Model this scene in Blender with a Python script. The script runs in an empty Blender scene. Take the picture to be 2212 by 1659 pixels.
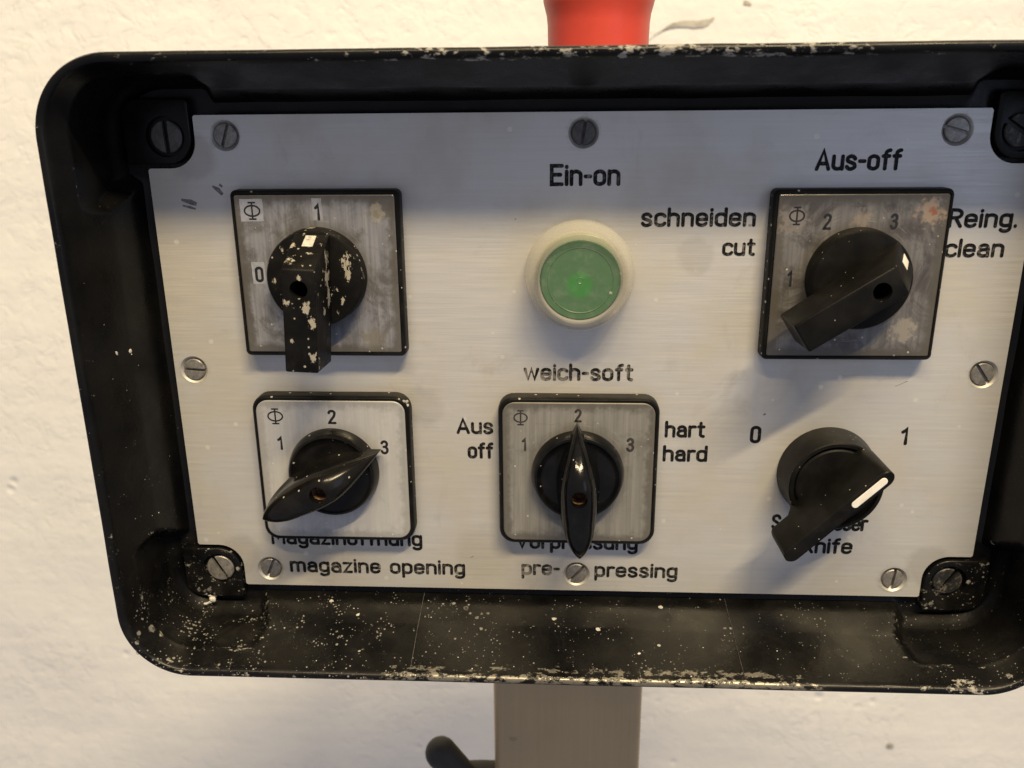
import bpy, bmesh, math, random
from mathutils import Vector, Matrix, noise
random.seed(7)
S = 0.001
sc = bpy.context.scene
col = sc.collection
PI = math.pi

def W(x, y, z):
    """plate coordinates in mm (x right, y up, z out of the plate) -> world metres"""
    return Vector((x * S, -z * S, y * S))

# ---------------------------------------------------------------- camera
cam_d = bpy.data.cameras.new('camera')
cam = bpy.data.objects.new('camera', cam_d)
col.objects.link(cam)
sc.camera = cam
CP = (-7.4706, 73.7472, 246.4200)
RR = ((0.99871456, -0.00853897, -0.04996312), (0.00687638, -0.9537706, 0.30045691), (-0.05021895, -0.30041426, -0.95248587))
ax = W(*RR[0]).normalized(); ay = -W(*RR[1]).normalized(); az = -W(*RR[2]).normalized()
m3 = Matrix((ax, ay, az)).transposed()
cam.matrix_world = Matrix.Translation(W(*CP)) @ m3.to_4x4()
cam_d.sensor_width = 36.0
cam_d.lens = 36.0 * 1831.48 / 2212.0
cam_d.clip_start = 0.005
cam_d.clip_end = 50.0
cam_d.dof.use_dof = True
cam_d.dof.focus_distance = 0.254
cam_d.dof.aperture_fstop = 18.0

# ---------------------------------------------------------------- light
world = bpy.data.worlds.new('World')
sc.world = world
world.use_nodes = True
wn = world.node_tree.nodes; wl = world.node_tree.links
bg = wn['Background']
bg.inputs[0].default_value = (0.64, 0.65, 0.77, 1)
bg.inputs[1].default_value = 0.38

def area(name, loc, target, sx, sy, power, color):
    d = bpy.data.lights.new(name, 'AREA')
    d.shape = 'RECTANGLE'; d.size = sx; d.size_y = sy; d.energy = power; d.color = color
    o = bpy.data.objects.new(name, d); col.objects.link(o)
    o.location = loc
    dirv = (Vector(target) - Vector(loc)).normalized()
    o.rotation_euler = dirv.to_track_quat('-Z', 'Y').to_euler()
    return o
WARM = (1.0, 0.80, 0.48)
area('ceiling_lamp', W(560, 1840, 1200), W(0, 0, 0), 0.85, 0.06, 71, WARM)
area('ceiling_lamp', W(-330, 1840, 1200), W(0, 0, 0), 0.85, 0.06, 28, WARM)
area('window_light', W(900, 260, 1100), W(0, 0, 0), 0.5, 0.9, 1.6, (0.55, 0.70, 1.0))

sc.view_settings.view_transform = 'Standard'
sc.view_settings.look = 'None'
sc.view_settings.exposure = 0.0
sc.view_settings.gamma = 1.0

# ---------------------------------------------------------------- node helpers
class NT:
    def __init__(s, name):
        s.m = bpy.data.materials.new(name); s.m.use_nodes = True
        s.t = s.m.node_tree; s.n = s.t.nodes; s.l = s.t.links
        s.b = s.n['Principled BSDF']; s.out = s.n['Material Output']
        s.tc = s.n.new('ShaderNodeTexCoord')
    def link(s, a, b): s.l.new(a, b)
    def inp(s, sock, v):
        if v is None: return
        if hasattr(v, 'is_output') or isinstance(v, bpy.types.NodeSocket): s.l.new(v, sock)
        else:
            if isinstance(v, tuple) and len(v) == 3 and sock.type == 'RGBA': v = (*v, 1)
            sock.default_value = v
    def coord(s, scale=(1, 1, 1), loc=(0, 0, 0), rot=(0, 0, 0)):
        mp = s.n.new('ShaderNodeMapping')
        s.l.new(s.tc.outputs['Object'], mp.inputs[0])
        mp.inputs['Scale'].default_value = scale; mp.inputs['Location'].default_value = loc; mp.inputs['Rotation'].default_value = rot
        return mp.outputs[0]
    def noise(s, scale, detail=4, rough=0.55, co=None, dist=0.0):
        n = s.n.new('ShaderNodeTexNoise')
        s.l.new(co if co is not None else s.tc.outputs['Object'], n.inputs['Vector'])
        n.inputs['Scale'].default_value = scale; n.inputs['Detail'].default_value = detail
        n.inputs['Roughness'].default_value = rough; n.inputs['Distortion'].default_value = dist
        return n.outputs['Fac']
    def vor(s, scale, co=None, feature='F1', rnd=1.0):
        n = s.n.new('ShaderNodeTexVoronoi'); n.feature = feature
        s.l.new(co if co is not None else s.tc.outputs['Object'], n.inputs['Vector'])
        n.inputs['Scale'].default_value = scale; n.inputs['Randomness'].default_value = rnd
        return n.outputs['Distance'], n.outputs['Color']
    def math(s, op, a, b=None, c=None, clamp=False):
        n = s.n.new('ShaderNodeMath'); n.operation = op; n.use_clamp = clamp
        s.inp(n.inputs[0], a); s.inp(n.inputs[1], b)
        if c is not None: s.inp(n.inputs[2], c)
        return n.outputs[0]
    def ss(s, v, a, b, lo=0.0, hi=1.0):
        n = s.n.new('ShaderNodeMapRange'); n.interpolation_type = 'SMOOTHSTEP'
        s.inp(n.inputs['Value'], v); s.inp(n.inputs['From Min'], a); s.inp(n.inputs['From Max'], b)
        s.inp(n.inputs['To Min'], lo); s.inp(n.inputs['To Max'], hi)
        return n.outputs[0]
    def mix(s, f, a, b):
        n = s.n.new('ShaderNodeMix'); n.data_type = 'RGBA'
        s.inp(n.inputs[0], f); s.inp(n.inputs[6], a); s.inp(n.inputs[7], b)
        return n.outputs[2]
    def attr(s, name):
        n = s.n.new('ShaderNodeAttribute'); n.attribute_name = name
        return n.outputs['Fac']
    def sep(s, co=None):
        n = s.n.new('ShaderNodeSeparateXYZ'); s.l.new(co if co is not None else s.tc.outputs['Object'], n.inputs[0])
        return n.outputs
    def bump(s, h, strength=0.3, dist=0.0003, normal=None):
        n = s.n.new('ShaderNodeBump'); n.inputs['Strength'].default_value = strength; n.inputs['Distance'].default_value = dist
        s.l.new(h, n.inputs['Height'])
        if normal is not None: s.l.new(normal, n.inputs['Normal'])
        return n.outputs[0]
    def set(s, color=None, rough=None, metal=None, normal=None, coat=None, coat_rough=None, spec=None):
        if color is not None: s.inp(s.b.inputs['Base Color'], color)
        if rough is not None: s.inp(s.b.inputs['Roughness'], rough)
        if metal is not None: s.inp(s.b.inputs['Metallic'], metal)
        if normal is not None: s.inp(s.b.inputs['Normal'], normal)
        if coat is not None: s.inp(s.b.inputs['Coat Weight'], coat)
        if coat_rough is not None: s.inp(s.b.inputs['Coat Roughness'], coat_rough)
        if spec is not None: s.inp(s.b.inputs['Specular IOR Level'], spec)
        return s.m

# ---------------------------------------------------------------- materials
def m_wall():
    t = NT('wall_paint')
    a = t.noise(9, 5, 0.55); b = t.noise(38, 6, 0.6, dist=0.4); c = t.noise(150, 4, 0.6)
    d, _ = t.vor(26, co=None)
    pit = t.ss(d, 0.02, 0.16)
    pm = t.ss(t.noise(11, 2), 0.50, 0.56)
    pit2 = t.math('MULTIPLY', t.math('SUBTRACT', 1.0, pit), pm)
    patch = t.ss(t.noise(6, 3, 0.5), 0.40, 0.58, 0.25, 1.0)
    bands = t.noise(16, 3, 0.5, co=t.coord((0.10, 1, 1.0)))
    g = t.noise(70, 5, 0.65, dist=0.8)
    h = t.math('ADD', t.math('MULTIPLY', a, 1.3), t.math('MULTIPLY', t.math('MULTIPLY', b, patch), 0.55))
    h = t.math('ADD', h, t.math('MULTIPLY', t.math('MULTIPLY', t.ss(g, 0.5, 0.66), patch), -0.14))
    h = t.math('ADD', h, t.math('MULTIPLY', bands, 0.9))
    h = t.math('ADD', h, t.math('MULTIPLY', c, 0.05))
    h = t.math('SUBTRACT', h, t.math('MULTIPLY', pit2, 0.6))
    colr = t.mix(t.ss(t.noise(5, 4, 0.6), 0.3, 0.75), (0.79, 0.785, 0.775), (0.85, 0.845, 0.83))
    sm = t.ss(t.noise(17, 5, 0.7, dist=0.6), 0.66, 0.76)
    colr = t.mix(t.math('MULTIPLY', sm, 0.22), colr, (0.45, 0.42, 0.38))
    return t.set(colr, 0.6, 0.0, t.bump(h, 0.38, 0.0085))

def m_housing():
    t = NT('black_enamel')
    dust = t.attr('dust'); wear = t.attr('wear')
    base = t.mix(t.ss(t.noise(60, 5), 0.35, 0.7), (0.003, 0.003, 0.0034), (0.0062, 0.0059, 0.0056))
    # fine specks
    n1 = t.noise(110, 3, 0.6)
    d1, c1 = t.vor(1050); r1 = t.sep(c1)[0]
    th1 = t.math('MULTIPLY', t.math('MULTIPLY', dust, t.ss(n1, 0.36, 0.68)), 0.52)
    sp1 = t.math('MULTIPLY', t.math('LESS_THAN', d1, t.math('MULTIPLY', th1, r1)), 1.0)
    d2, c2 = t.vor(480); r2 = t.sep(c2)[1]
    n2 = t.noise(45, 4, 0.6); nd = t.noise(1500, 4, 0.7)
    dd2 = t.math('ADD', d2, t.math('MULTIPLY', t.math('SUBTRACT', nd, 0.3), 0.55))
    th2 = t.math('ADD', t.math('MULTIPLY', t.math('MULTIPLY', dust, t.ss(n2, 0.50, 0.74)), t.math('POWER', r2, 2.0)), 0.04)
    sp2 = t.math('LESS_THAN', dd2, th2)
    sp = t.math('MAXIMUM', sp1, sp2)
    haze = t.math('MULTIPLY', t.math('MULTIPLY', dust, t.ss(t.noise(95, 6, 0.75, dist=0.8), 0.45, 0.75)), 0.045)
    c = t.mix(haze, base, (0.22, 0.20, 0.175))
    c = t.mix(t.math('MULTIPLY', sp, t.ss(r1, 0.0, 1.0, 0.10, 0.70)), c, (0.27, 0.262, 0.245))
    # horizontal scratches
    scr = t.ss(t.noise(260, 3, 0.6, co=t.coord((0.05, 1, 2.6))), 0.66, 0.70)
    scrm = t.math('MULTIPLY', t.math('MULTIPLY', scr, t.ss(wear, 0.02, 0.3)), t.ss(t.noise(600, 2), 0.42, 0.52))
    # bare metal wear
    wn_ = t.noise(480, 5, 0.72, co=t.coord((0.55, 1, 1)))
    wm = t.ss(t.math('ADD', wn_, t.math('MULTIPLY', wear, 0.42)), 0.86, 0.94)
    w = t.math('MAXIMUM', wm, t.math('MULTIPLY', scrm, 0.55))
    cm = t.mix(t.noise(700, 2), (0.13, 0.12, 0.10), (0.24, 0.225, 0.195))
    c = t.mix(w, c, cm)
    met = t.math('MULTIPLY', w, 0.55)
    # white chips
    chip = t.attr('chip')
    cn = t.noise(420, 5, 0.7, co=t.coord((0.6, 1, 1)))
    cmk = t.ss(t.math('ADD', cn, t.math('MULTIPLY', chip, 0.34)), 0.72, 0.80)
    c = t.mix(t.math('MULTIPLY', cmk, 0.75), c, (0.40, 0.38, 0.34))
    rough = t.math('ADD', t.ss(t.noise(90, 5, 0.6), 0.3, 0.7, 0.22, 0.40), t.math('MULTIPLY', sp, 0.3), clamp=True)
    h = t.math('ADD', t.math('MULTIPLY', t.noise(900, 3, 0.6), 0.5), t.math('MULTIPLY', t.noise(130, 3), 0.9))
    h = t.math('ADD', h, t.math('MULTIPLY', t.math('SUBTRACT', t.math('MAXIMUM', sp, cmk), w), 0.6))
    return t.set(c, rough, met, t.bump(h, 0.35, 0.00022), spec=0.22)

def m_plate():
    t = NT('brushed_aluminium')
    br = t.noise(900, 3, 0.6, co=t.coord((0.012, 1, 1)))
    br2 = t.noise(2600, 2, 0.5, co=t.coord((0.02, 1, 1)))
    blot = t.noise(22, 5, 0.6); blot2 = t.noise(60, 5, 0.65, dist=0.5)
    c = t.mix(t.ss(br, 0.3, 0.7), (0.628, 0.615, 0.59), (0.66, 0.648, 0.622))
    c = t.mix(t.ss(blot, 0.40, 0.66, 0, 0.7), c, (0.56, 0.52, 0.44))
    c = t.mix(t.ss(blot2, 0.62, 0.78, 0, 0.22), c, (0.40, 0.37, 0.32))
    # spots
    d, cc = t.vor(210); r = t.sep(cc)
    sp = t.math('LESS_THAN', t.math('ADD', d, t.math('MULTIPLY', t.noise(900, 2), 0.12)), t.math('MULTIPLY', t.ss(r[0], 0.93, 1.0), 0.2))
    c = t.mix(t.math('MULTIPLY', sp, 0.6), c, (0.16, 0.14, 0.12))
    sp2 = t.math('LESS_THAN', d, t.math('MULTIPLY', t.ss(r[1], 0.94, 1.0), 0.16))
    c = t.mix(t.math('MULTIPLY', sp2, 0.7), c, (0.78, 0.75, 0.68))
    rough = t.math('ADD', t.ss(br2, 0.3, 0.7, 0.42, 0.56), t.ss(blot, 0.4, 0.7, 0.0, 0.10))
    h = t.math('ADD', br, t.math('MULTIPLY', br2, 0.5))
    sx_ = t.noise(420, 4, 0.6, co=t.coord((1.0, 1, 0.06), rot=(0, 0.5, 0)))
    c = t.mix(t.ss(sx_, 0.68, 0.72, 0, 0.10), c, (0.80, 0.78, 0.74))
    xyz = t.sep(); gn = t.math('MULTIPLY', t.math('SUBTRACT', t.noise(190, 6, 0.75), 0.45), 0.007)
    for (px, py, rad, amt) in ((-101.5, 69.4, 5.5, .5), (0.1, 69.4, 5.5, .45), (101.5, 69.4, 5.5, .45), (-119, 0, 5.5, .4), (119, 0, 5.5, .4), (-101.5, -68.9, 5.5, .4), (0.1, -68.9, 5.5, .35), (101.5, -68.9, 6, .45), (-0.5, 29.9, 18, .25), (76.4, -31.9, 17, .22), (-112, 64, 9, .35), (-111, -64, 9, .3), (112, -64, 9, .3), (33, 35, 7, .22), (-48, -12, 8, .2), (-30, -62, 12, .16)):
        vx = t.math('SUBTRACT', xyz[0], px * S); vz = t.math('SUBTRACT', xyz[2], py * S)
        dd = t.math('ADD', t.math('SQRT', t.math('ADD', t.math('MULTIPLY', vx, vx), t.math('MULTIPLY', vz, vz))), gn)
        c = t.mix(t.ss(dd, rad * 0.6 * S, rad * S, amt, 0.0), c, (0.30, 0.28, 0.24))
    grime = t.ss(t.noise(34, 6, 0.7, co=t.coord((1, 1, 1), (3, 3, 3)), dist=1.2), 0.56, 0.76, 0, 0.35)
    c = t.mix(grime, c, (0.36, 0.345, 0.32))
    return t.set(c, rough, 0.55, t.bump(h, 0.055, 0.00008))

def m_plastic(name, fleck=0.0, rough=(0.28, 0.42), base=(0.010, 0.010, 0.0105), big=0.0, splash=(), spec=0.12):
    base = tuple(v * 0.36 for v in base)
    t = NT(name)
    c = t.mix(t.ss(t.noise(120, 5), 0.35, 0.75), base, tuple(v * 1.9 + 0.001 for v in base))
    d1, c1 = t.vor(620); r1 = t.sep(c1)
    th = t.math('MULTIPLY', t.ss(r1[0], 0.72, 1.0), 0.26 * fleck)
    sp = t.math('LESS_THAN', t.math('ADD', d1, t.math('MULTIPLY', t.noise(2600, 2), 0.12)), t.math('ADD', th, 0.03))
    hz = t.ss(t.noise(260, 6, 0.75), 0.50, 0.85, 0.0, 0.035 * min(1.5, fleck + 0.25))
    c = t.mix(hz, c, (0.20, 0.18, 0.155))
    if big:
        bn = t.noise(190, 6, 0.68, co=t.coord((1.3, 1, 0.75)), dist=0.3)
        bm = t.ss(bn, 0.655 - 0.04 * big, 0.675 - 0.04 * big)
        sp = t.math('MAXIMUM', sp, bm)
        xyz = t.sep(); nn = t.noise(480, 5, 0.72, co=t.coord((1.4, 1.4, 0.8)))
        for (px, py, pz, rad) in splash:
            v = [t.math('SUBTRACT', xyz[0], px * S), t.math('SUBTRACT', xyz[1], -pz * S), t.math('MULTIPLY', t.math('SUBTRACT', xyz[2], py * S), 0.6)]
            dd = t.math('SQRT', t.math('ADD', t.math('ADD', t.math('MULTIPLY', v[0], v[0]), t.math('MULTIPLY', v[1], v[1])), t.math('MULTIPLY', v[2], v[2])))
            dd = t.math('ADD', dd, t.math('MULTIPLY', t.math('SUBTRACT', nn, 0.42), rad * S * 5.0))
            sp = t.math('MAXIMUM', sp, t.ss(dd, rad * 0.92 * S, rad * S, 1.0, 0.0))
        cc = t.mix(t.noise(500, 3), (0.25, 0.22, 0.165), (0.42, 0.40, 0.35))
        c = t.mix(sp, c, cc)
    else:
        c = t.mix(t.math('MULTIPLY', sp, 0.75), c, (0.42, 0.40, 0.36))
    rg = t.math('ADD', t.ss(t.noise(150, 5, 0.6), 0.3, 0.7, rough[0], rough[1]), t.math('MULTIPLY', sp, 0.35), clamp=True)
    h = t.math('ADD', t.math('MULTIPLY', t.noise(1500, 3), 0.35), t.math('MULTIPLY', sp, 1.0))
    return t.set(c, rg, 0.0, t.bump(h, 0.3, 0.00018), spec=spec)

def m_legend(name, c1, c2, dirt, dirt_amt, edge_amt, streak_dir, half=23.0, off=0.0, stain=None):
    t = NT(name)
    st = (1, 1, 0.03) if streak_dir == 'v' else (0.03, 1, 1)
    br = t.noise(1100, 3, 0.6, co=t.coord(st))
    cl = t.noise(75, 6, 0.68, co=t.coord((1, 1, 1), (off, off, off)), dist=0.7)
    c = t.mix(t.ss(br, 0.3, 0.7), c1, c2)
    dm = t.ss(cl, 0.60 - 0.22 * dirt_amt, 0.72 - 0.14 * dirt_amt, 0.0, 0.92)
    c = t.mix(t.math('MULTIPLY', dm, min(1.0, dirt_amt * 1.35)), c, dirt)
    cl2 = t.ss(t.noise(150, 6, 0.75, co=t.coord((1, 1, 1), (off + 1, off, off)), dist=1.0), 0.55, 0.75, 0.0, 0.55 * dirt_amt)
    c = t.mix(cl2, c, (0.05, 0.045, 0.04))
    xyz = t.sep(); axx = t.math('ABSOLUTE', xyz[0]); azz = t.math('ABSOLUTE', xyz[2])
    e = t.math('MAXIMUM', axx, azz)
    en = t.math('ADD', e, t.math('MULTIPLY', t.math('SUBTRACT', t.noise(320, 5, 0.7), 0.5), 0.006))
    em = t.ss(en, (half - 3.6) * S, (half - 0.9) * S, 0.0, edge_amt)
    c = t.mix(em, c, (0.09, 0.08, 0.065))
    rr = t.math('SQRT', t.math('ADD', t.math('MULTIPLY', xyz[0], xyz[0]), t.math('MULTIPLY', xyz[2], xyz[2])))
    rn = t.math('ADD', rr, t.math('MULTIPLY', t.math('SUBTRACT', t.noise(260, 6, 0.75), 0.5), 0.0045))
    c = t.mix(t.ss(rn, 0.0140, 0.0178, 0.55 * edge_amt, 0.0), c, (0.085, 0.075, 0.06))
    rub = t.n.new('ShaderNodeCombineXYZ'); t.l.new(t.math('MULTIPLY', rr, 2600.0), rub.inputs[0]); t.l.new(t.math('MULTIPLY', t.math('ARCTAN2', xyz[2], xyz[0]), 1.6), rub.inputs[1])
    rb = t.noise(1.0, 3, 0.6, co=rub.outputs[0])
    c = t.mix(t.math('MULTIPLY', t.ss(rb, 0.60, 0.70), t.ss(rr, 0.0225, 0.017, 0.0, 0.30)), c, (0.46, 0.45, 0.43))
    # pale crumbs
    d, cc = t.vor(520); r = t.sep(cc)
    sp = t.math('LESS_THAN', t.math('ADD', d, t.math('MULTIPLY', t.noise(1800, 2), 0.15)), t.math('ADD', t.math('MULTIPLY', t.ss(r[0], 0.80, 1.0), 0.22), 0.02))
    c = t.mix(t.math('MULTIPLY', sp, 0.6), c, (0.70, 0.66, 0.58))
    if stain:
        for (sx, sy, rad, colr, amt) in stain:
            vx = t.math('SUBTRACT', xyz[0], sx * S); vz = t.math('SUBTRACT', xyz[2], sy * S)
            dd = t.math('SQRT', t.math('ADD', t.math('MULTIPLY', vx, vx), t.math('MULTIPLY', vz, vz)))
            dd = t.math('ADD', dd, t.math('MULTIPLY', t.math('SUBTRACT', t.noise(420, 5, 0.7), 0.5), rad * S * 3.2))
            c = t.mix(t.ss(dd, rad * 0.45 * S, rad * S, amt, 0.0), c, colr)
    rg = t.ss(t.noise(200, 5, 0.7), 0.3, 0.7, 0.32, 0.5)
    return t.set(c, rg, 0.22, t.bump(t.noise(500, 4, 0.7), 0.06, 0.0002), coat=0.5, coat_rough=0.14)

def m_simple(name, c, rough=0.5, metal=0.0, var=0.25, scale=300, bumps=0.1, dirt=None, dirt_amt=0.3, coat=None):
    t = NT(name)
    n = t.noise(scale, 5, 0.65)
    cc = t.mix(t.ss(n, 0.3, 0.7), tuple(v * (1 - var) for v in c), tuple(min(1, v * (1 + var)) for v in c))
    if dirt:
        cc = t.mix(t.ss(t.noise(scale * 0.7, 6, 0.75, dist=0.6), 0.5, 0.68, 0, dirt_amt), cc, dirt)
    return t.set(cc, rough, metal, t.bump(t.noise(scale * 4, 3), bumps, 0.0002), coat=coat)

def m_engrave(worn):
    t = NT('engraving_paint')
    n = t.noise(360, 6, 0.75, co=t.coord((1, 1, 1), (worn, 0, worn)))
    f = t.ss(n, 0.62 - worn * 0.26, 0.74 - worn * 0.26)
    lip = t.attr('lip')
    c = t.mix(t.math('MULTIPLY', f, 0.85), (0.006, 0.006, 0.006), (0.20, 0.185, 0.165))
    c = t.mix(t.math('MULTIPLY', t.ss(t.noise(900, 3), 0.55, 0.65), 0.12 + 0.2 * worn), c, (0.3, 0.28, 0.25))
    return t.set(c, 0.5, 0.0, t.bump(t.noise(1300, 3), 0.3, 0.0002), spec=0.2)

MAT = {}
MAT['wall'] = m_wall()
MAT['housing'] = m_housing()
MAT['plate'] = m_plate()
MAT['bezel'] = m_plastic('bezel_plastic', 1.1, (0.32, 0.46), (0.014, 0.014, 0.014))
MAT['knob_dirty'] = m_plastic('splashed_black_plastic', 1.0, (0.36, 0.5), (0.012, 0.0115, 0.011), big=0.7, splash=((4.8, 7, 15, 2.0), (4.8, 1, 15, 2.2), (4.8, -4, 13, 2.0), (5.4, -12, 14, 1.2), (-3.4, -4.0, 26, 1.3), (1.5, -5.2, 26, 1.4), (3.0, -9, 26, 1.3), (-2.6, 7.2, 22, 1.6), (-3.6, 10, 16, 1.3), (9.5, 5, 11, 1.5), (10, 1, 11, 1.2), (13, 1, 9.5, 1.2), (8, -6, 11, 0.9), (0.5, 3.0, 26, 0.7), (-3, -14, 26, 0.6), (2, -19, 26, 0.7)))
MAT['knob_matte'] = m_plastic('matte_black_plastic', 0.55, (0.34, 0.46), (0.013, 0.0125, 0.012))
MAT['knob_gloss'] = m_plastic('glossy_black_plastic', 0.6, (0.07, 0.15), (0.008, 0.008, 0.009), spec=0.26)
MAT['knob_dusty'] = m_plastic('dusty_black_plastic', 0.95, (0.12, 0.24), (0.012, 0.011, 0.010), spec=0.24)
MAT['legend_grey'] = m_legend('stained_legend_plate', (0.185, 0.19, 0.215), (0.275, 0.275, 0.30), (0.095, 0.09, 0.082), 0.70, 0.85, 'v', off=0.3,
    stain=[(17.5, 17.5, 3.3, (0.36, 0.33, 0.26), 0.6), (17.5, 17.5, 1.3, (0.16, 0.15, 0.13), 0.6), (15, -19, 4.5, (0.17, 0.145, 0.10), 0.6), (-13, -2, 5, (0.33, 0.34, 0.40), 0.7), (-11, -14, 4, (0.33, 0.34, 0.39), 0.6)])
MAT['legend_blotched'] = m_legend('blotched_legend_plate', (0.125, 0.12, 0.12), (0.19, 0.182, 0.18), (0.06, 0.054, 0.05), 0.80, 0.9, 'v', off=2.7,
    stain=[(18, 18, 4.5, (0.34, 0.26, 0.19), 0.75), (19.0, 18.4, 1.3, (0.26, 0.075, 0.03), 0.8), (-19, 16, 5, (0.25, 0.225, 0.205), 0.6), (15, -15, 4.2, (0.38, 0.34, 0.28), 0.6), (0, 16, 3.2, (0.33, 0.27, 0.20), 0.45)])
MAT['legend_clean'] = m_legend('pale_legend_plate', (0.46, 0.455, 0.45), (0.51, 0.505, 0.495), (0.28, 0.27, 0.25), 0.18, 0.35, 'v', off=5.1)
MAT['legend_brushed'] = m_legend('brushed_legend_plate', (0.20, 0.195, 0.178), (0.27, 0.262, 0.24), (0.13, 0.12, 0.10), 0.42, 0.75, 'v', off=8.2)
MAT['screw'] = m_simple('dull_screw_steel', (0.27, 0.255, 0.235), 0.42, 0.55, 0.3, 500, 0.25, (0.10, 0.08, 0.06), 0.6)
MAT['screw_dark'] = m_simple('dark_screw_steel', (0.09, 0.088, 0.082), 0.45, 0.4, 0.3, 500, 0.25, (0.25, 0.23, 0.20), 0.25)
MAT['screw_black'] = m_simple('painted_screw_head', (0.016, 0.016, 0.016), 0.45, 0.0, 0.3, 500, 0.4, (0.25, 0.22, 0.18), 0.65)
MAT['rust'] = m_simple('rusty_bore', (0.10, 0.045, 0.02), 0.7, 0.2, 0.6, 900, 0.5, (0.45, 0.30, 0.14), 0.7)
MAT['void'] = m_simple('dark_bore', (0.006, 0.006, 0.006), 0.7)
MAT['white_paint'] = m_simple('white_marker_paint', (0.76, 0.73, 0.68), 0.45, 0, 0.06, 400, 0.1, (0.4, 0.36, 0.3), 0.25)
MAT['worn_white'] = m_simple('worn_white_sticker', (0.52, 0.50, 0.46), 0.5, 0, 0.2, 700, 0.2, (0.16, 0.15, 0.14), 0.8)
MAT['label_pale'] = m_simple('pale_label', (0.28, 0.295, 0.35), 0.4, 0, 0.12, 500, 0.1, (0.20, 0.19, 0.18), 0.55)
MAT['print'] = m_simple('black_print', (0.008, 0.008, 0.01), 0.5, 0, 0.4, 600)
MAT['print_faded'] = m_simple('faded_print', (0.022, 0.018, 0.016), 0.5, 0, 0.5, 500, 0.1, (0.11, 0.10, 0.09), 0.35)
MAT['eng_dark'] = m_engrave(0.05)
MAT['eng_mid'] = m_engrave(0.38)
MAT['eng_worn'] = m_engrave(0.62)
MAT['red'] = m_simple('red_plastic', (0.62, 0.065, 0.04), 0.42, 0, 0.06, 60, 0.03)
MAT['rubber'] = m_simple('dark_grey_rubber', (0.028, 0.026, 0.022), 0.6, 0, 0.2, 200, 0.1)
MAT['crumb'] = m_simple('dried_plaster', (0.42, 0.405, 0.37), 0.85, 0, 0.45, 120, 0.3)
MAT['scuff'] = m_simple('grey_scuff', (0.17, 0.16, 0.15), 0.6, 0, 0.5, 900, 0.2)

def m_post():
    t = NT('brushed_steel_post')
    br = t.noise(700, 3, 0.6, co=t.coord((1, 1, 0.02)))
    c = t.mix(t.ss(br, 0.3, 0.7), (0.52, 0.385, 0.21), (0.555, 0.41, 0.225))
    d, cc = t.vor(95); r = t.sep(cc)
    dn = t.math('ADD', d, t.math('MULTIPLY', t.noise(260, 3), 0.12))
    rd = t.math('ADD', t.math('MULTIPLY', r[0], 0.34), 0.05)
    drop = t.math('MULTIPLY', t.ss(dn, t.math('SUBTRACT', rd, 0.08), rd, 1.0, 0.0), t.ss(r[1], 0.35, 0.6))
    c = t.mix(t.math('MULTIPLY', drop, 0.55), c, (0.30, 0.225, 0.13))
    c = t.mix(t.ss(t.noise(40, 5), 0.4, 0.7, 0, 0.3), c, (0.40, 0.31, 0.19))
    return t.set(c, 0.45, 0.25, t.bump(br, 0.06, 0.0001))
MAT['post'] = m_post()

def m_silicone():
    t = NT('clear_silicone_boot')
    sp = t.ss(t.noise(500, 5, 0.75), 0.60, 0.75, 0.0, 0.5)
    c = t.mix(sp, (0.82, 0.80, 0.74), (0.60, 0.56, 0.47))
    t.set(c, 0.20, 0.0, t.bump(t.noise(350, 3), 0.12, 0.0003), spec=0.6)
    tr = t.n.new('ShaderNodeBsdfTransparent'); tr.inputs[0].default_value = (0.93, 0.91, 0.85, 1)
    mx = t.n.new('ShaderNodeMixShader')
    fr = t.n.new('ShaderNodeLayerWeight'); fr.inputs['Blend'].default_value = 0.35
    f = t.math('ADD', t.math('MULTIPLY', fr.outputs['Facing'], 0.50), 0.07, clamp=True)
    t.l.new(f, mx.inputs[0]); t.l.new(tr.outputs[0], mx.inputs[1]); t.l.new(t.b.outputs[0], mx.inputs[2])
    t.l.new(mx.outputs[0], t.out.inputs[0])
    return t.m
MAT['silicone'] = m_silicone()

def m_green():
    t = NT('green_lens')
    xyz = t.sep()
    d = t.math('SQRT', t.math('ADD', t.math('POWER', t.math('ADD', xyz[0], 0.0002), 2.0), t.math('POWER', t.math('ADD', xyz[2], 0.0012), 2.0)))
    dn = t.math('ADD', d, t.math('MULTIPLY', t.math('SUBTRACT', t.noise(400, 3), 0.5), 0.0012))
    c = t.mix(t.ss(dn, 0.0025, 0.0046), (0.02, 0.16, 0.022), (0.042, 0.115, 0.045))
    c = t.mix(t.ss(t.noise(130, 5, 0.7), 0.45, 0.8, 0, 0.25), c, (0.10, 0.14, 0.09))
    d1, c1 = t.vor(700); r1 = t.sep(c1)
    sp = t.math('LESS_THAN', d1, t.math('MULTIPLY', t.ss(r1[0], 0.93, 1.0), 0.3))
    c = t.mix(t.math('MULTIPLY', sp, 0.5), c, (0.6, 0.62, 0.55))
    return t.set(c, 0.34, 0, t.bump(t.noise(600, 3), 0.05, 0.0002))
MAT['green'] = m_green()

def m_membrane():
    t = NT('clear_membrane')
    tr = t.n.new('ShaderNodeBsdfTransparent'); mx = t.n.new('ShaderNodeMixShader')
    t.set((0.62, 0.66, 0.60), 0.22, 0.0)
    f = t.ss(t.noise(260, 6, 0.75), 0.45, 0.85, 0.05, 0.16)
    t.l.new(f, mx.inputs[0]); t.l.new(tr.outputs[0], mx.inputs[1]); t.l.new(t.b.outputs[0], mx.inputs[2])
    t.l.new(mx.outputs[0], t.out.inputs[0])
    return t.m
MAT['membrane'] = m_membrane()

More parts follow.
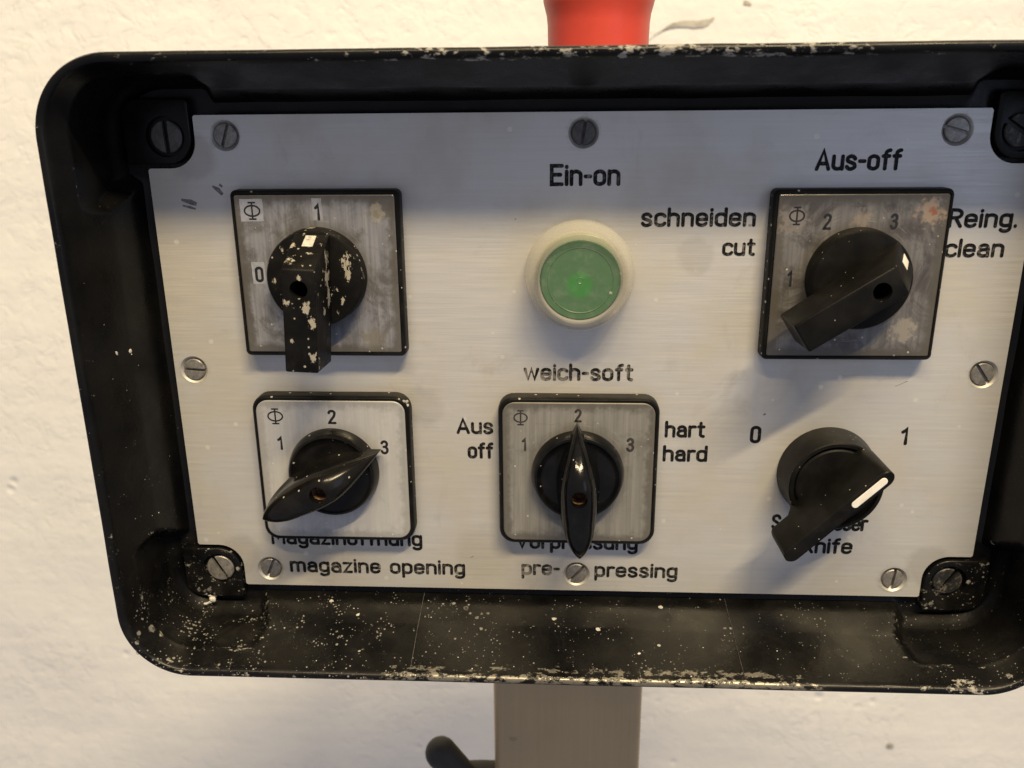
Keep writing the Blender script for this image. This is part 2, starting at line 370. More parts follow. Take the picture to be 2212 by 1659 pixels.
# ---------------------------------------------------------------- object helpers
def empty(name, p):
    o = bpy.data.objects.new(name, None); o.empty_display_size = 0.01
    col.objects.link(o); o.location = W(*p); o['_o'] = list(p)
    ORG[o.name] = p
    return o
ORG = {}
def link(name, me, mat, org, parent=None):
    o = bpy.data.objects.new(name, me)
    if mat is not None:
        me.materials.clear(); me.materials.append(MAT[mat] if isinstance(mat, str) else mat)
    col.objects.link(o)
    ORG[o.name] = org
    if parent is not None:
        po = ORG[parent.name]
        o.parent = parent
        o.location = W(*[a - b for a, b in zip(org, po)])
    else:
        o.location = W(*org)
    return o
def finish(me, angle=35):
    for p in me.polygons: p.use_smooth = True
    me.set_sharp_from_angle(angle=math.radians(angle))
def bm_mesh(bm, name, angle=35, recalc=True):
    if recalc: bmesh.ops.recalc_face_normals(bm, faces=bm.faces)
    me = bpy.data.meshes.new(name); bm.to_mesh(me); bm.free()
    finish(me, angle)
    return me
def V(x, y, z): return W(x, y, z)

def loft(bm, rings, cap0=True, cap1=True, closed=True):
    rows = [[bm.verts.new(V(*p)) for p in r] for r in rings]
    n = len(rows[0])
    for a, b in zip(rows, rows[1:]):
        for i in range(n if closed else n - 1):
            j = (i + 1) % n
            try: bm.faces.new((a[i], a[j], b[j], b[i]))
            except ValueError: pass
    if cap0: bm.faces.new(rows[0])
    if cap1: bm.faces.new(rows[-1])
    return rows
def lathe(bm, prof, c=(0, 0), n=64, cap0=True, cap1=True):
    rings = [[(c[0] + r * math.cos(2 * PI * i / n), c[1] + r * math.sin(2 * PI * i / n), z) for i in range(n)] for r, z in prof]
    return loft(bm, rings, cap0, cap1)
def rrect(hx, hy, r, z, k=8, cx=0, cy=0):
    pts = []
    for (sx, sy, a0) in ((1, 1, 0), (-1, 1, 90), (-1, -1, 180), (1, -1, 270)):
        for i in range(k + 1):
            a = math.radians(a0 + 90 * i / k)
            pts.append((cx + sx * (hx - r) + r * math.cos(a), cy + sy * (hy - r) + r * math.sin(a), z))
    return pts
def poly_prism(bm, pts, z0, z1, ch=0.0):
    """outline pts (x,y) extruded from z0 to z1"""
    rings = [[(x, y, z0) for x, y in pts], [(x, y, z1) for x, y in pts]]
    return loft(bm, rings)
def bake(me, cutters=(), bevel=0.0, seg=3, angle=35, limit=30):
    o = bpy.data.objects.new('tmp', me); col.objects.link(o)
    if bevel:
        b = o.modifiers.new('b', 'BEVEL'); b.width = bevel * S; b.segments = seg; b.limit_method = 'ANGLE'; b.angle_limit = math.radians(limit)
    cs = []
    for c in cutters:
        co = bpy.data.objects.new('cut', c); col.objects.link(co); cs.append(co)
        m = o.modifiers.new('c', 'BOOLEAN'); m.object = co; m.operation = 'DIFFERENCE'; m.solver = 'EXACT'
    dg = bpy.context.evaluated_depsgraph_get(); dg.update()
    out = bpy.data.meshes.new_from_object(o.evaluated_get(dg))
    out.name = me.name
    for x in cs + [o]:
        bpy.data.objects.remove(x)
    finish(out, angle)
    return out
def cyl_mesh(cx, cy, r, z0, z1, n=32, r1=None):
    bm = bmesh.new(); lathe(bm, [(r, z0), (r if r1 is None else r1, z1)], (cx, cy), n)
    return bm_mesh(bm, 'cyl')
def box_mesh(cx, cy, hx, hy, z0, z1, ang=0):
    bm = bmesh.new(); ca, sa = math.cos(ang), math.sin(ang)
    pts = [(cx + x * ca - y * sa, cy + x * sa + y * ca) for x, y in ((-hx, -hy), (hx, -hy), (hx, hy), (-hx, hy))]
    poly_prism(bm, pts, z0, z1)
    return bm_mesh(bm, 'box')

# ---------------------------------------------------------------- wall
def wall_z(x, y):
    z = -460 + 2.2 * noise.noise(Vector((x * 0.006, y * 0.010, 1.3))) + 1.6 * noise.noise(Vector((x * 0.004, y * 0.022, 7.7)))
    return z - 1.5 * math.exp(-((y + 268) / 20.0) ** 2)
def build_wall():
    bm = bmesh.new()
    nx, ny = 150, 110
    x0, x1, y0, y1 = -2400, 2400, -1300, 2300
    g = []
    for j in range(ny + 1):
        row = []
        for i in range(nx + 1):
            x = x0 + (x1 - x0) * i / nx; y = y0 + (y1 - y0) * j / ny
            z = wall_z(x, y)
            row.append(bm.verts.new(V(x, y, z)))
        g.append(row)
    for j in range(ny):
        for i in range(nx):
            bm.faces.new((g[j][i], g[j][i + 1], g[j + 1][i + 1], g[j + 1][i]))
    me = bm_mesh(bm, 'wall', recalc=False)
    o = link('wall', me, 'wall', (0, 0, 0))
    o['kind'] = 'structure'
    return o
wall = build_wall()

def streak(name, pts, widths, mat, parent, org, z=0.0, zoff=0.0):
    """thin lens-section strip following pts, for gouges and scratches"""
    bm = bmesh.new()
    rows = []
    n = len(pts)
    for i, (x, y) in enumerate(pts):
        a = pts[max(0, i - 1)]; b = pts[min(n - 1, i + 1)]
        tx, ty = b[0] - a[0], b[1] - a[1]; L = math.hypot(tx, ty) or 1
        nx_, ny_ = -ty / L, tx / L
        w = widths[i]
        rows.append([bm.verts.new(V(x + nx_ * w * k, y + ny_ * w * k, z + zoff * (1 - k * k))) for k in (-1, -0.4, 0.4, 1)])
    for a, b in zip(rows, rows[1:]):
        for i in range(3):
            try: bm.faces.new((a[i], a[i + 1], b[i + 1], b[i]))
            except ValueError: pass
    return link(name, bm_mesh(bm, name), mat, org, parent)

# ---------------------------------------------------------------- support post
post = empty('support_post', (0, -900, -91))
post['label'] = 'brushed steel square post standing below and behind the black control box'
post['category'] = 'post'
def build_post():
    bm = bmesh.new()
    R_ = 4.0
    rings = []
    for y in (-900, -300, -84):
        pts = rrect(32.0, 31, R_, 0, 5, cx=-1.0)
        rings.append([(p[0], y + 900, p[1]) for p in pts])
    loft(bm, rings)
    link('tube', bm_mesh(bm, 'tube', 50), 'post', (0, -900, -91), post)
    # clamping lever: horizontal bar coming out of the post with an upright rounded grip
    bm = bmesh.new()
    n = 20
    def tube(path, rad):
        rings = []
        for i, p in enumerate(path):
            a = Vector(path[max(0, i - 1)]); b = Vector(path[min(len(path) - 1, i + 1)])
            t = (b - a).normalized(); u = t.cross(Vector((0, 0, 1)))
            if u.length < 0.1: u = t.cross(Vector((0, 1, 0)))
            u.normalize(); v = t.cross(u)
            rings.append([tuple(Vector(p) + (u * math.cos(2 * PI * k / n) + v * math.sin(2 * PI * k / n)) * rad[i]) for k in range(n)])
        loft(bm, rings)
    # grip
    c0 = Vector((-56.5, -194, -60)); c1 = Vector((-38, -222, -64))
    path, rad = [], []
    for k in range(8):
        a = PI / 2 * k / 7
        path.append(tuple(c0 - (c1 - c0).normalized() * 7.0 * math.cos(a))); rad.append(max(0.05, 7.0 * math.sin(a)))
    for f in (0.25, 0.6, 1.0):
        path.append(tuple(c0.lerp(c1, f))); rad.append(7.0 - 1.2 * f)
    o_ = (-50, -210, -60)
    path = [tuple(a - b for a, b in zip(p, o_)) for p in path]
    tube(path, rad)
    lever = link('clamp_lever', bm_mesh(bm, 'clamp_lever', 50), 'rubber', o_, post)
    lever['label'] = 'dark rounded clamping lever grip sticking out left of the post'
    bm = bmesh.new()
    path = [(-48, -213, -66), (-40, -213, -66), (-30.9, -213, -66)]
    tube([tuple(a - b for a, b in zip(p, o_)) for p in path], [7.5, 8, 8])
    link('lever_shaft', bm_mesh(bm, 'lever_shaft', 50), 'rubber', o_, lever)
build_post()

# ---------------------------------------------------------------- control box
box = empty('control_box', (0, -90, 0))
box['label'] = 'scuffed black metal control box with brushed aluminium switch panel on a steel post'
box['category'] = 'control box'

def ring(hx, hy, r, z, nt=230, ns=150, kc=26):
    """rounded rectangle with a fixed number of points per side"""
    pts = []
    # start at top side going right->left (ccw)
    def line(a, b, n): return [(a[0] + (b[0] - a[0]) * i / n, a[1] + (b[1] - a[1]) * i / n) for i in range(n)]
    def arc(cx, cy, a0, n): return [(cx + r * math.cos(math.radians(a0 + 90 * i / n)), cy + r * math.sin(math.radians(a0 + 90 * i / n))) for i in range(n)]
    pts += line((hx - r, hy), (-hx + r, hy), nt) + arc(-hx + r, hy - r, 90, kc)
    pts += line((-hx, hy - r), (-hx, -hy + r), ns) + arc(-hx + r, -hy + r, 180, kc)
    pts += line((-hx + r, -hy), (hx - r, -hy), nt) + arc(hx - r, -hy + r, 270, kc)
    pts += line((hx, -hy + r), (hx, hy - r), ns) + arc(hx - r, hy - r, 0, kc)
    return [(x, y, z) for x, y in pts]

def sstep(a, b, x):
    t = max(0.0, min(1.0, (x - a) / (b - a))); return t * t * (3 - 2 * t)

def inner_prof(z):
    """half sizes and corner radius of the sloping inner wall at height z"""
    if z < 12: f = (z + 3) / 15.0; return 128.2 + 3.2 * f, 78.2 + 3.2 * f, 9.5 + 3.0 * f
    f = (z - 12) / 16.2; return 131.4 + 4.9 * f, 81.4 + 5.6 * f, 12.5 + 5.0 * f

def build_housing():
    nf = len(ring(10, 10, 2, 0))
    rings = [ring(118, 68, 6, -3.0), ring(126.6, 76.6, 9, -3.0)]
    kinds = ['floor', 'floor']
    nw = 40
    for i in range(nw + 1):
        z = -2.4 + 30.6 * i / nw
        hx, hy, r = inner_prof(z)
        rg = ring(hx, hy, r, z)
        px, py, pr = 134.6, 85.0, 15.5
        pk = ring(px, py, pr, z)
        out = []
        for (x, y, _), (qx, qy, _) in zip(rg, pk):
            # where the pocket ends along the walls, bowed
            if z < 12: ex = 104.5 - 5.2 * (z + 3) / 15; ey = 56.5 - 7.5 * (z + 3) / 15
            else: ex = 99.3 + 2.2 * (z - 12) / 16; ey = 49.0 + 1.6 * (z - 12) / 16
            horiz = abs(y) > hy - 0.6 * r
            mk = 1.0
            if abs(x) < hx - r and abs(y) > hy - r: mk = sstep(ex, ex + 2.6, abs(x))
            elif abs(y) < hy - r: mk = sstep(ey, ey + 2.6, abs(y))
            up = 1 - sstep(20.5, 24.0, z)
            f = mk * up
            # soften the floor of the pocket
            lowf = 1.0 if z > 4 else 0.55 + 0.45 * sstep(-3, 4, z)
            f *= lowf
            dx, dy = qx - x, qy - y
            if abs(qx) < abs(x): dx = 0 if abs(x) > abs(qx) and f else dx
            nx_ = x + dx * f; ny_ = y + dy * f
            if abs(nx_) > 137: nx_ = math.copysign(137, nx_)
            out.append((nx_, ny_, z))
        rings.append(out); kinds.append('wall')
    for hx, hy, r, z in ((136.75, 87.45, 18.2, 29.3), (137.35, 88.05, 18.9, 29.85), (138.1, 88.8, 19.8, 30.0), (138.75, 89.45, 20.5, 29.75), (139.15, 89.85, 21.0, 29.1), (139.25, 89.95, 21.2, 28.0), (139.25, 89.95, 21.2, 25.6), (138.5, 89.2, 20.4, 25.0), (137.9, 88.6, 20.0, 10), (136, 86.8, 19, -62)):
        rings.append(ring(hx, hy, r, z)); kinds.append('lip')
    # organic unevenness
    R2 = []
    for kk, r in zip(kinds, rings):
        o = []
        for x, y, z in r:
            n = noise.noise(Vector((x * 0.05, y * 0.05, z * 0.05))) * (0.35 if kk == 'wall' else 0.12)
            L = math.hypot(x, y); o.append((x * (1 + n / L), y * (1 + n / L), z))
        R2.append(o)
    bm = bmesh.new()
    loft(bm, R2)
    me = bm_mesh(bm, 'housing', 38)
    # attributes
    dust, wear, chip = [], [], []
    for v in me.vertices:
        x, z, y = v.co.x / S, -v.co.y / S, v.co.z / S
        bottom = sstep(74, 77, -y); left = sstep(124, 127, -x); top = sstep(74, 77, y); right = sstep(124, 127, x)
        d = 0.05
        if bottom: d = 0.50 + 0.50 * sstep(20, -110, x)
        if left and y > -60: d = max(0.14, d if bottom else 0.20 * sstep(60, -70, y) + 0.12)
        if left and y < -45: d = max(d, 0.3 + 0.4 * sstep(-50, -75, y))
        if right and not bottom: d = 0.15
        if right and y < -60: d = 0.55
        if top: d = 0.06
        w = 0.0; c = 0.0
        if z > 26.5:
            if y < -84:
                m = sstep(-112, -40, x) * (1 - 0.72 * sstep(62, 92, x))
                m = max(m, 0.10)
                w = m * (1.0 if z > 29.0 and abs(y) < 88.9 else 0.70 if z > 28 else 0.85)
                if abs(x) > 100: c = 0.50
            elif y > 84:
                c = (0.22 + 0.38 * sstep(-90, -20, x) * (1 - sstep(50, 100, x))) if z > 28 else 0.1
                w = 0.22 if z > 29 else 0.0
            elif y > -84 and abs(x) > 134: c = 0.17 + 0.08 * sstep(0, -80, y)
        elif z > 19 and y < -80:
            m = sstep(-95, -30, x) * (1 - 0.8 * sstep(50, 90, x)); w = 0.80 * m * sstep(20, 28, z) + 0.03
        # worn upper rim of the corner pockets
        if 20.8 < z < 23.4 and (abs(x) > 101 and abs(y) > 79 or abs(y) > 50 and abs(x) > 130):
            c = 0.42 if y < 0 else 0.30
        if z < 0 and bottom: d = 0.5
        # the sharp side edges of the pockets
        if -3 < z < 20.0:
            ex = 104.5 - 5.2 * (z + 3) / 15 if z < 12 else 99.3
            ey = 56.5 - 7.5 * (z + 3) / 15 if z < 12 else 49
            if bottom and abs(abs(x) - ex - 0.4) < 0.9: c = max(c, 0.40)
            if (left or right) and y < 0 and abs(abs(y) - ey - 0.4) < 0.9: c = max(c, 0.42)
        dust.append(d); wear.append(w); chip.append(c)
    for nm, arr in (('dust', dust), ('wear', wear), ('chip', chip)):
        a = me.attributes.new(nm, 'FLOAT', 'POINT'); a.data.foreach_set('value', arr)
    return link('housing', me, 'housing', (0, 0, 0), box)
housing = build_housing()

def attr_const(me, **kw):
    for nm, v in kw.items():
        a = me.attributes.new(nm, 'FLOAT', 'POINT'); a.data.foreach_set('value', [v] * len(me.vertices))

# corner bosses with their screws
def slot_screw(r, ang, mat, org, parent, slot=0.62, depth=1.0, h=2.4, dome=0.12, label=None, skew=0.0):
    bm = bmesh.new()
    lathe(bm, [(r * 0.97, -h), (r, -0.28), (r * 0.93, 0.0), (r * 0.5, dome * 0.8), (0.02, dome)], n=40)
    me = bm_mesh(bm, 'screw', 40)
    cut = box_mesh(skew, 0, slot, r * 1.2, -depth, 1.0, ang)
    me = bake(me, [cut], angle=30)
    o = link('screw', me, mat, org, parent)
    if label: o['label'] = label
    return o
boss_spots = [(-1, 1, 0.02, 'screw_dark', 'dark slotted screw in the top left corner of the housing'), (1, 1, 1.0, 'screw_black', None), (-1, -1, 0.5, 'screw', None), (1, -1, -0.55, 'screw_black', 'paint smeared black screw in the bottom right corner of the housing')]
for sx, sy, ang, mt, lab in boss_spots:
    cx, cy = sx * 118.6, sy * 69.2
    pts = []
    loc = [(12.0, -7.6)] + [(-7.4 * math.sin(math.radians(a)) * 1.0, -7.6 * math.cos(math.radians(a))) for a in range(0, 91, 9)] + [(-7.4, 9.6)]
    loc += [(-6.6, 10.4), (7.0, 10.4)] + [(7.0 + 5 * math.sin(math.radians(a)), 5.4 + 5 * math.cos(math.radians(a))) for a in range(15, 90, 15)] + [(12.0, 5.4)]
    for px, py in loc: pts.append((sx * px, sy * py))
    bm = bmesh.new(); poly_prism(bm, pts, -3.2, 0.55)
    me = bm_mesh(bm, 'screw_boss')
    me = bake(me, [cyl_mesh(0, 0, 5.5, -1.1, 3.0, 40, 5.9)], bevel=0.8, seg=3)
    attr_const(me, dust=0.9 if sy < 0 else 0.12, wear=0.0, chip=0.36 if sy < 0 else 0.10)
    b = link('screw_boss', me, 'housing', (cx, cy, 0), box)
    slot_screw(4.55, ang, mt, (cx, cy, -0.05), b, slot=0.72, depth=1.5, h=2.2, label=lab)

# ---- front plate
def plate_outline():
    q = []
    hx, hy = 125, 75
    cxx, cyy, r = 118.2, 68.3, 7.9
    def corner(sx, sy):
        pts = [(hx - 0.5, cyy - r)] + [(cxx - r * math.sin(math.radians(a)), cyy - r * math.cos(math.radians(a))) for a in range(0, 91, 9)] + [(cxx - r, hy - 0.5), (cxx - r - 0.5, hy)]
        pts[0] = (hx - 0.5, cyy - r); pts.insert(0, (hx, cyy - r - 0.5))
        return [(sx * x, sy * y) for x, y in pts]
    q += corner(1, 1) + corner(-1, 1)[::-1] + corner(-1, -1) + corner(1, -1)[::-1]
    return q
bm = bmesh.new(); poly_prism(bm, plate_outline(), -1.5, 0.0)
me = bm_mesh(bm, 'front_plate')
PS = [(-101.5, 69.4, 0.32, 'screw'), (0.1, 69.4, -0.17, 'screw_dark'), (101.5, 69.4, 1.30, 'screw'), (-119.0, 0.0, 1.50, 'screw'), (119.0, 0.0, 0.62, 'screw'),
      (-101.5, -68.9, -0.42, 'screw'), (0.1, -68.9, -0.72, 'screw'), (101.5, -68.9, -0.12, 'screw')]
PS[0] = (-101.5, 69.4, -0.35, 'screw')
me = bake(me, [cyl_mesh(x, y, 3.0, -1.45, 0.2, 40, 4.45) for x, y, a, m in PS], angle=30)
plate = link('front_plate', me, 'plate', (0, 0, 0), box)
plate['label'] = 'brushed aluminium plate engraved with German and English switch names'
for x, y, a, m in PS:
    slot_screw(3.35, a, m, (x, y, -0.12), plate, slot=0.46, depth=1.25, h=1.9)

# ---- stroke lettering
X = 0.69
def cat(pts, closed=False, n=5):
    out = []; L = len(pts)
    rng = range(L) if closed else range(L - 1)
    for i in rng:
        p0 = pts[(i - 1) % L] if closed or i > 0 else pts[0]
        p1 = pts[i]; p2 = pts[(i + 1) % L]
        p3 = pts[(i + 2) % L] if closed or i + 2 < L else pts[-1]
        for k in range(n):
            t = k / n
            out.append(tuple(0.5 * ((2 * p1[d]) + (-p0[d] + p2[d]) * t + (2 * p0[d] - 5 * p1[d] + 4 * p2[d] - p3[d]) * t * t + (-p0[d] + 3 * p1[d] - 3 * p2[d] + p3[d]) * t ** 3) for d in (0, 1)))
    if not closed: out.append(pts[-1])
    return out
def arc(cx, cy, rx, ry, a0, a1, n=8):
    return [(cx + rx * math.cos(math.radians(a0 + (a1 - a0) * i / n)), cy + ry * math.sin(math.radians(a0 + (a1 - a0) * i / n))) for i in range(n + 1)]
def stad(x0, x1, y0, y1, r):
    return arc(x1 - r, y1 - r, r, r, 0, 90, 5) + arc(x0 + r, y1 - r, r, r, 90, 180, 5) + arc(x0 + r, y0 + r, r, r, 180, 270, 5) + arc(x1 - r, y0 + r, r, r, 270, 360, 5)
def L_(*p): return list(p)
r_ = 0.19
ob = stad(0, 0.38, 0, X, r_)
G = {
 'o': (0.38, [('c', ob)]),
 '0': (0.38, [('c', stad(0, 0.38, 0, 1, r_))]),
 'a': (0.38, [('o', arc(r_, X - r_, r_ * 0.9, r_, 165, 0) + [(0.38, 0)]), ('o', [(0.38, 0.40), (r_, 0.40)] + arc(r_, 0.20, r_, 0.20, 90, 270) + [(0.30, 0.02), (0.38, 0.10)])]),
 'c': (0.34, [('o', arc(r_, X - r_, r_, r_, 20, 180) + arc(r_, r_, r_, r_, 180, 340))]),
 'd': (0.38, [('o', [(0.38, 1), (0.38, 0)]), ('o', [(0.38, X - r_)] + arc(r_, X - r_, r_, r_, 0, 180) + arc(r_, r_, r_, r_, 180, 360))]),
 'e': (0.38, [('o', [(0.0, 0.36), (0.38, 0.36), (0.38, X - r_)] + arc(r_, X - r_, r_, r_, 10, 180) + arc(r_, r_, r_, r_, 180, 335))]),
 'f': (0.26, [('o', [(0.11, 0), (0.11, 0.82)] + arc(0.27, 0.84, 0.16, 0.16, 180, 90)), ('o', [(0, X), (0.25, X)])]),
 'g': (0.38, [('o', [(0.38, X), (0.38, -0.12)] + arc(r_, -0.12, r_, 0.18, 0, -150)), ('o', [(0.38, X - r_)] + arc(r_, X - r_, r_, r_, 0, 180) + arc(r_, 0.22, r_, r_, 180, 360))]),
 'h': (0.38, [('o', [(0, 1), (0, 0)]), ('o', arc(r_, X - r_, r_, r_, 180, 0) + [(0.38, 0)])]),
 'i': (0.0, [('o', [(0, X), (0, 0)]), ('o', [(0, 0.93), (0, 0.95)])]),
 'l': (0.0, [('o', [(0, 1), (0, 0)])]),
 'm': (0.64, [('o', [(0, X), (0, 0)]), ('o', arc(0.16, X - 0.16, 0.16, 0.16, 180, 0) + [(0.32, 0)]), ('o', arc(0.48, X - 0.16, 0.16, 0.16, 180, 0) + [(0.64, 0)])]),
 'n': (0.38, [('o', [(0, X), (0, 0)]), ('o', arc(r_, X - r_, r_, r_, 180, 0) + [(0.38, 0)])]),
 'p': (0.38, [('o', [(0, X), (0, -0.30)]), ('o', [(0, X - r_)] + arc(r_, X - r_, r_, r_, 180, 0) + arc(r_, r_, r_, r_, 360, 180))]),
 'r': (0.24, [('o', [(0, X), (0, 0)]), ('o', arc(r_, X - r_, r_, r_, 180, 65))]),
 's': (0.34, [('o', cat([(0.33, 0.55), (0.26, 0.66), (0.14, X), (0.02, 0.60), (0.03, 0.44), (0.17, 0.35), (0.31, 0.26), (0.33, 0.09), (0.20, 0), (0.08, 0.01), (0, 0.12)]))]),
 't': (0.26, [('o', [(0.10, 0.95), (0.10, 0.15)] + arc(0.25, 0.15, 0.15, 0.15, 180, 270)), ('o', [(0, X), (0.25, X)])]),
 'u': (0.38, [('o', [(0, X)] + arc(r_, r_, r_, r_, 180, 360)), ('o', [(0.38, X), (0.38, 0)])]),
 'w': (0.58, [('o', [(0, X), (0.14, 0), (0.29, X), (0.44, 0), (0.58, X)])]),
 'z': (0.34, [('o', [(0, X), (0.34, X), (0, 0), (0.34, 0)])]),
 'A': (0.50, [('o', [(0, 0), (0.25, 1), (0.50, 0)]), ('o', [(0.09, 0.30), (0.41, 0.30)])]),
 'E': (0.42, [('o', [(0.42, 1), (0, 1), (0, 0), (0.42, 0)]), ('o', [(0, 0.52), (0.36, 0.52)])]),
 'K': (0.42, [('o', [(0, 1), (0, 0)]), ('o', [(0.42, 1), (0, 0.42)]), ('o', [(0.14, 0.60), (0.42, 0)])]),
 'M': (0.56, [('o', [(0, 0), (0, 1), (0.28, 0.4), (0.56, 1), (0.56, 0)])]),
 'R': (0.42, [('o', [(0, 0), (0, 1)] + arc(0.2, 0.76, 0.22, 0.24, 90, -90) + [(0, 0.52)]), ('o', [(0.2, 0.52), (0.42, 0)])]),
 'S': (0.42, [('o', cat([(0.41, 0.80), (0.33, 0.96), (0.18, 1), (0.03, 0.90), (0.03, 0.68), (0.20, 0.52), (0.38, 0.36), (0.40, 0.12), (0.25, 0), (0.09, 0.02), (0, 0.18)]))]),
 'V': (0.50, [('o', [(0, 1), (0.25, 0), (0.50, 1)])]),
 '1': (0.20, [('o', [(0, 0.78), (0.10, 0.86), (0.18, 1), (0.18, 0)])]),
 '2': (0.38, [('o', arc(0.19, 0.80, 0.19, 0.20, 170, -10) + cat([(0.375, 0.75), (0.30, 0.52), (0.12, 0.24), (0, 0.0)])[1:] + [(0.39, 0)])]),
 '3': (0.38, [('o', arc(0.18, 0.77, 0.18, 0.23, 160, -80)), ('o', [(0.14, 0.54)] + arc(0.18, 0.27, 0.20, 0.27, 85, -160))]),
 '-': (0.20, [('o', [(0, 0.42), (0.20, 0.42)])]),
 '.': (0.0, [('o', [(0, 0.0), (0.0, 0.02)])]),
 ' ': (0.18, []),
}
G['ö'] = (0.38, [('c', ob), ('o', [(0.07, 0.93), (0.07, 0.95)]), ('o', [(0.31, 0.93), (0.31, 0.95)])])
G['Φ'] = (0.80, [('o', [(0.40, 0), (0.40, 1)]), ('c', arc(0.40, 0.5, 0.40, 0.32, 0, 360, 28)[:-1]), ('o', [(0.24, 1), (0.56, 1)]), ('o', [(0.24, 0), (0.56, 0)])])

def ribbon(bm, pts, w, closed, z, lip, deep):
    n = len(pts)
    # drop doubles
    P = [pts[0]]
    for p in pts[1:]:
        if math.hypot(p[0] - P[-1][0], p[1] - P[-1][1]) > 0.012: P.append(p)
    if closed and math.hypot(P[0][0] - P[-1][0], P[0][1] - P[-1][1]) < 0.012: P.pop()
    n = len(P)
    secs = []
    for i in range(n):
        a = P[(i - 1) % n] if closed or i > 0 else P[0]
        b = P[(i + 1) % n] if closed or i < n - 1 else P[-1]
        p = P[i]
        d1 = (p[0] - a[0], p[1] - a[1]); d2 = (b[0] - p[0], b[1] - p[1])
        l1 = math.hypot(*d1) or 1; l2 = math.hypot(*d2) or 1
        if d1 == (0, 0): d1 = d2; l1 = l2
        if d2 == (0, 0): d2 = d1; l2 = l1
        t = (d1[0] / l1 + d2[0] / l2, d1[1] / l1 + d2[1] / l2); lt = math.hypot(*t) or 1
        t = (t[0] / lt, t[1] / lt)
        cs = max(0.62, t[0] * d2[0] / l2 + t[1] * d2[1] / l2)
        secs.append((p, t, w / cs, 1.0))
    if not closed:
        p, t, ww, _ = secs[0]; cap = []
        for k in range(4, 0, -1):
            a = PI / 2 * k / 4
            cap.append(((p[0] - t[0] * w * math.sin(a), p[1] - t[1] * w * math.sin(a)), t, w * max(0.04, math.cos(a)), 1))
        p, t, ww, _ = secs[-1]; cap2 = []
        for k in range(1, 5):
            a = PI / 2 * k / 4
            cap2.append(((p[0] + t[0] * w * math.sin(a), p[1] + t[1] * w * math.sin(a)), t, w * max(0.04, math.cos(a)), 1))
        secs = cap + secs + cap2
    rows = []
    ks = ((-1, lip), (-0.5, deep), (0.5, deep), (1, lip)) if lip != deep else ((-1, lip), (1, lip))
    for (p, t, ww, _) in secs:
        nx_, ny_ = -t[1], t[0]
        jit = 1 + 0.07 * noise.noise(Vector((p[0] * 1.7, p[1] * 1.7, 3.1)))
        rows.append([bm.verts.new(V(p[0] + nx_ * ww * k * jit, p[1] + ny_ * ww * k * jit, z + q)) for k, q in ks])
    m = len(ks)
    R = rows + ([rows[0]] if closed else [])
    for a, b in zip(R, R[1:]):
        for i in range(m - 1): bm.faces.new((a[i + 1], a[i], b[i], b[i + 1]))

def word(text, x0, x1, y, cap, mat, parent, name='engraved_word', z=0.0, stroke=0.088, gap=0.20, engraved=True, org=None):
    gap = gap
    tot = sum(G[c][0] for c in text) + gap * (len(text) - 1) + 2 * stroke
    sx = (x1 - x0) / tot; sy = cap
    bm = bmesh.new(); cx = stroke; k = 0
    ox, oy = org if org else ((x0 + x1) / 2, y)
    wv = stroke * cap
    for ch in text:
        w, strokes = G[ch]
        for typ, pts in strokes:
            pp = []
            for (px, py) in pts:
                yy = stroke + py * (1 - 2 * stroke)
                pp.append((x0 + (cx + px) * sx - ox, y + yy * sy - oy))
            ribbon(bm, pp, wv, typ == 'c', z + 0.02 + (k % 5) * 0.004, 0.07 if engraved else 0.0, 0.02 if engraved else 0.0); k += 1
        cx += w + gap
    bmesh.ops.recalc_face_normals(bm, faces=bm.faces)
    for f in bm.faces:
        if f.normal.y > 0: f.normal_flip()
    me = bm_mesh(bm, name, 60, recalc=False)
    o = link(name, me, mat, (ox, oy, 0) if org is None else (ox, oy, 0), parent)
    return o

WORDS = [('Ein-on', -9.3, 10.7, 54.9, 6.15, 'eng_mid'), ('Aus-off', 64.2, 87.7, 58.7, 5.95, 'eng_dark'), ('schneiden', 16.7, 49.3, 43.4, 5.5, 'eng_mid'), ('cut', 40.2, 49.8, 35.1, 5.2, 'eng_mid'),
 ('Reing.', 102.4, 121.6, 42.9, 5.5, 'eng_dark'), ('clean', 102.6, 119.2, 34.6, 5.4, 'eng_mid'), ('weich-soft', -17.0, 16.4, -2.8, 5.5, 'eng_worn'), ('Aus', -38.0, -26.3, -20.4, 5.35, 'eng_mid'),
 ('off', -34.6, -26.5, -28.6, 5.5, 'eng_mid'), ('hart', 26.4, 38.9, -20.9, 5.5, 'eng_dark'), ('hard', 26.1, 40.0, -28.9, 5.5, 'eng_dark'),
 ('Magazinöffnung', -100.3, -50.1, -59.9, 5.7, 'eng_dark'), ('magazine opening', -95.0, -36.3, -70.1, 5.6, 'eng_mid'), ('Vorpressung', -19.8, 19.7, -60.0, 5.7, 'eng_mid'),
 ('pre-', -18.0, -5.2, -69.6, 5.5, 'eng_worn'), ('pressing', 5.8, 32.9, -69.9, 5.5, 'eng_mid'), ('0', 52.4, 55.8, -22.5, 5.7, 'eng_dark'), ('1', 97.6, 99.9, -22.6, 5.8, 'eng_dark'),
 ('Schn.messer', 61.4, 91.2, -51.9, 5.5, 'eng_dark'), ('Knife', 71.4, 87.5, -60.0, 5.6, 'eng_dark')]
for (t, a, b, y, h, m) in WORDS:
    o = word(t, a, b, y, h, m, plate, name='engraved_word' if len(t) > 1 else 'engraved_numeral')
    o['label'] = 'engraved black lettering reading "%s"' % t

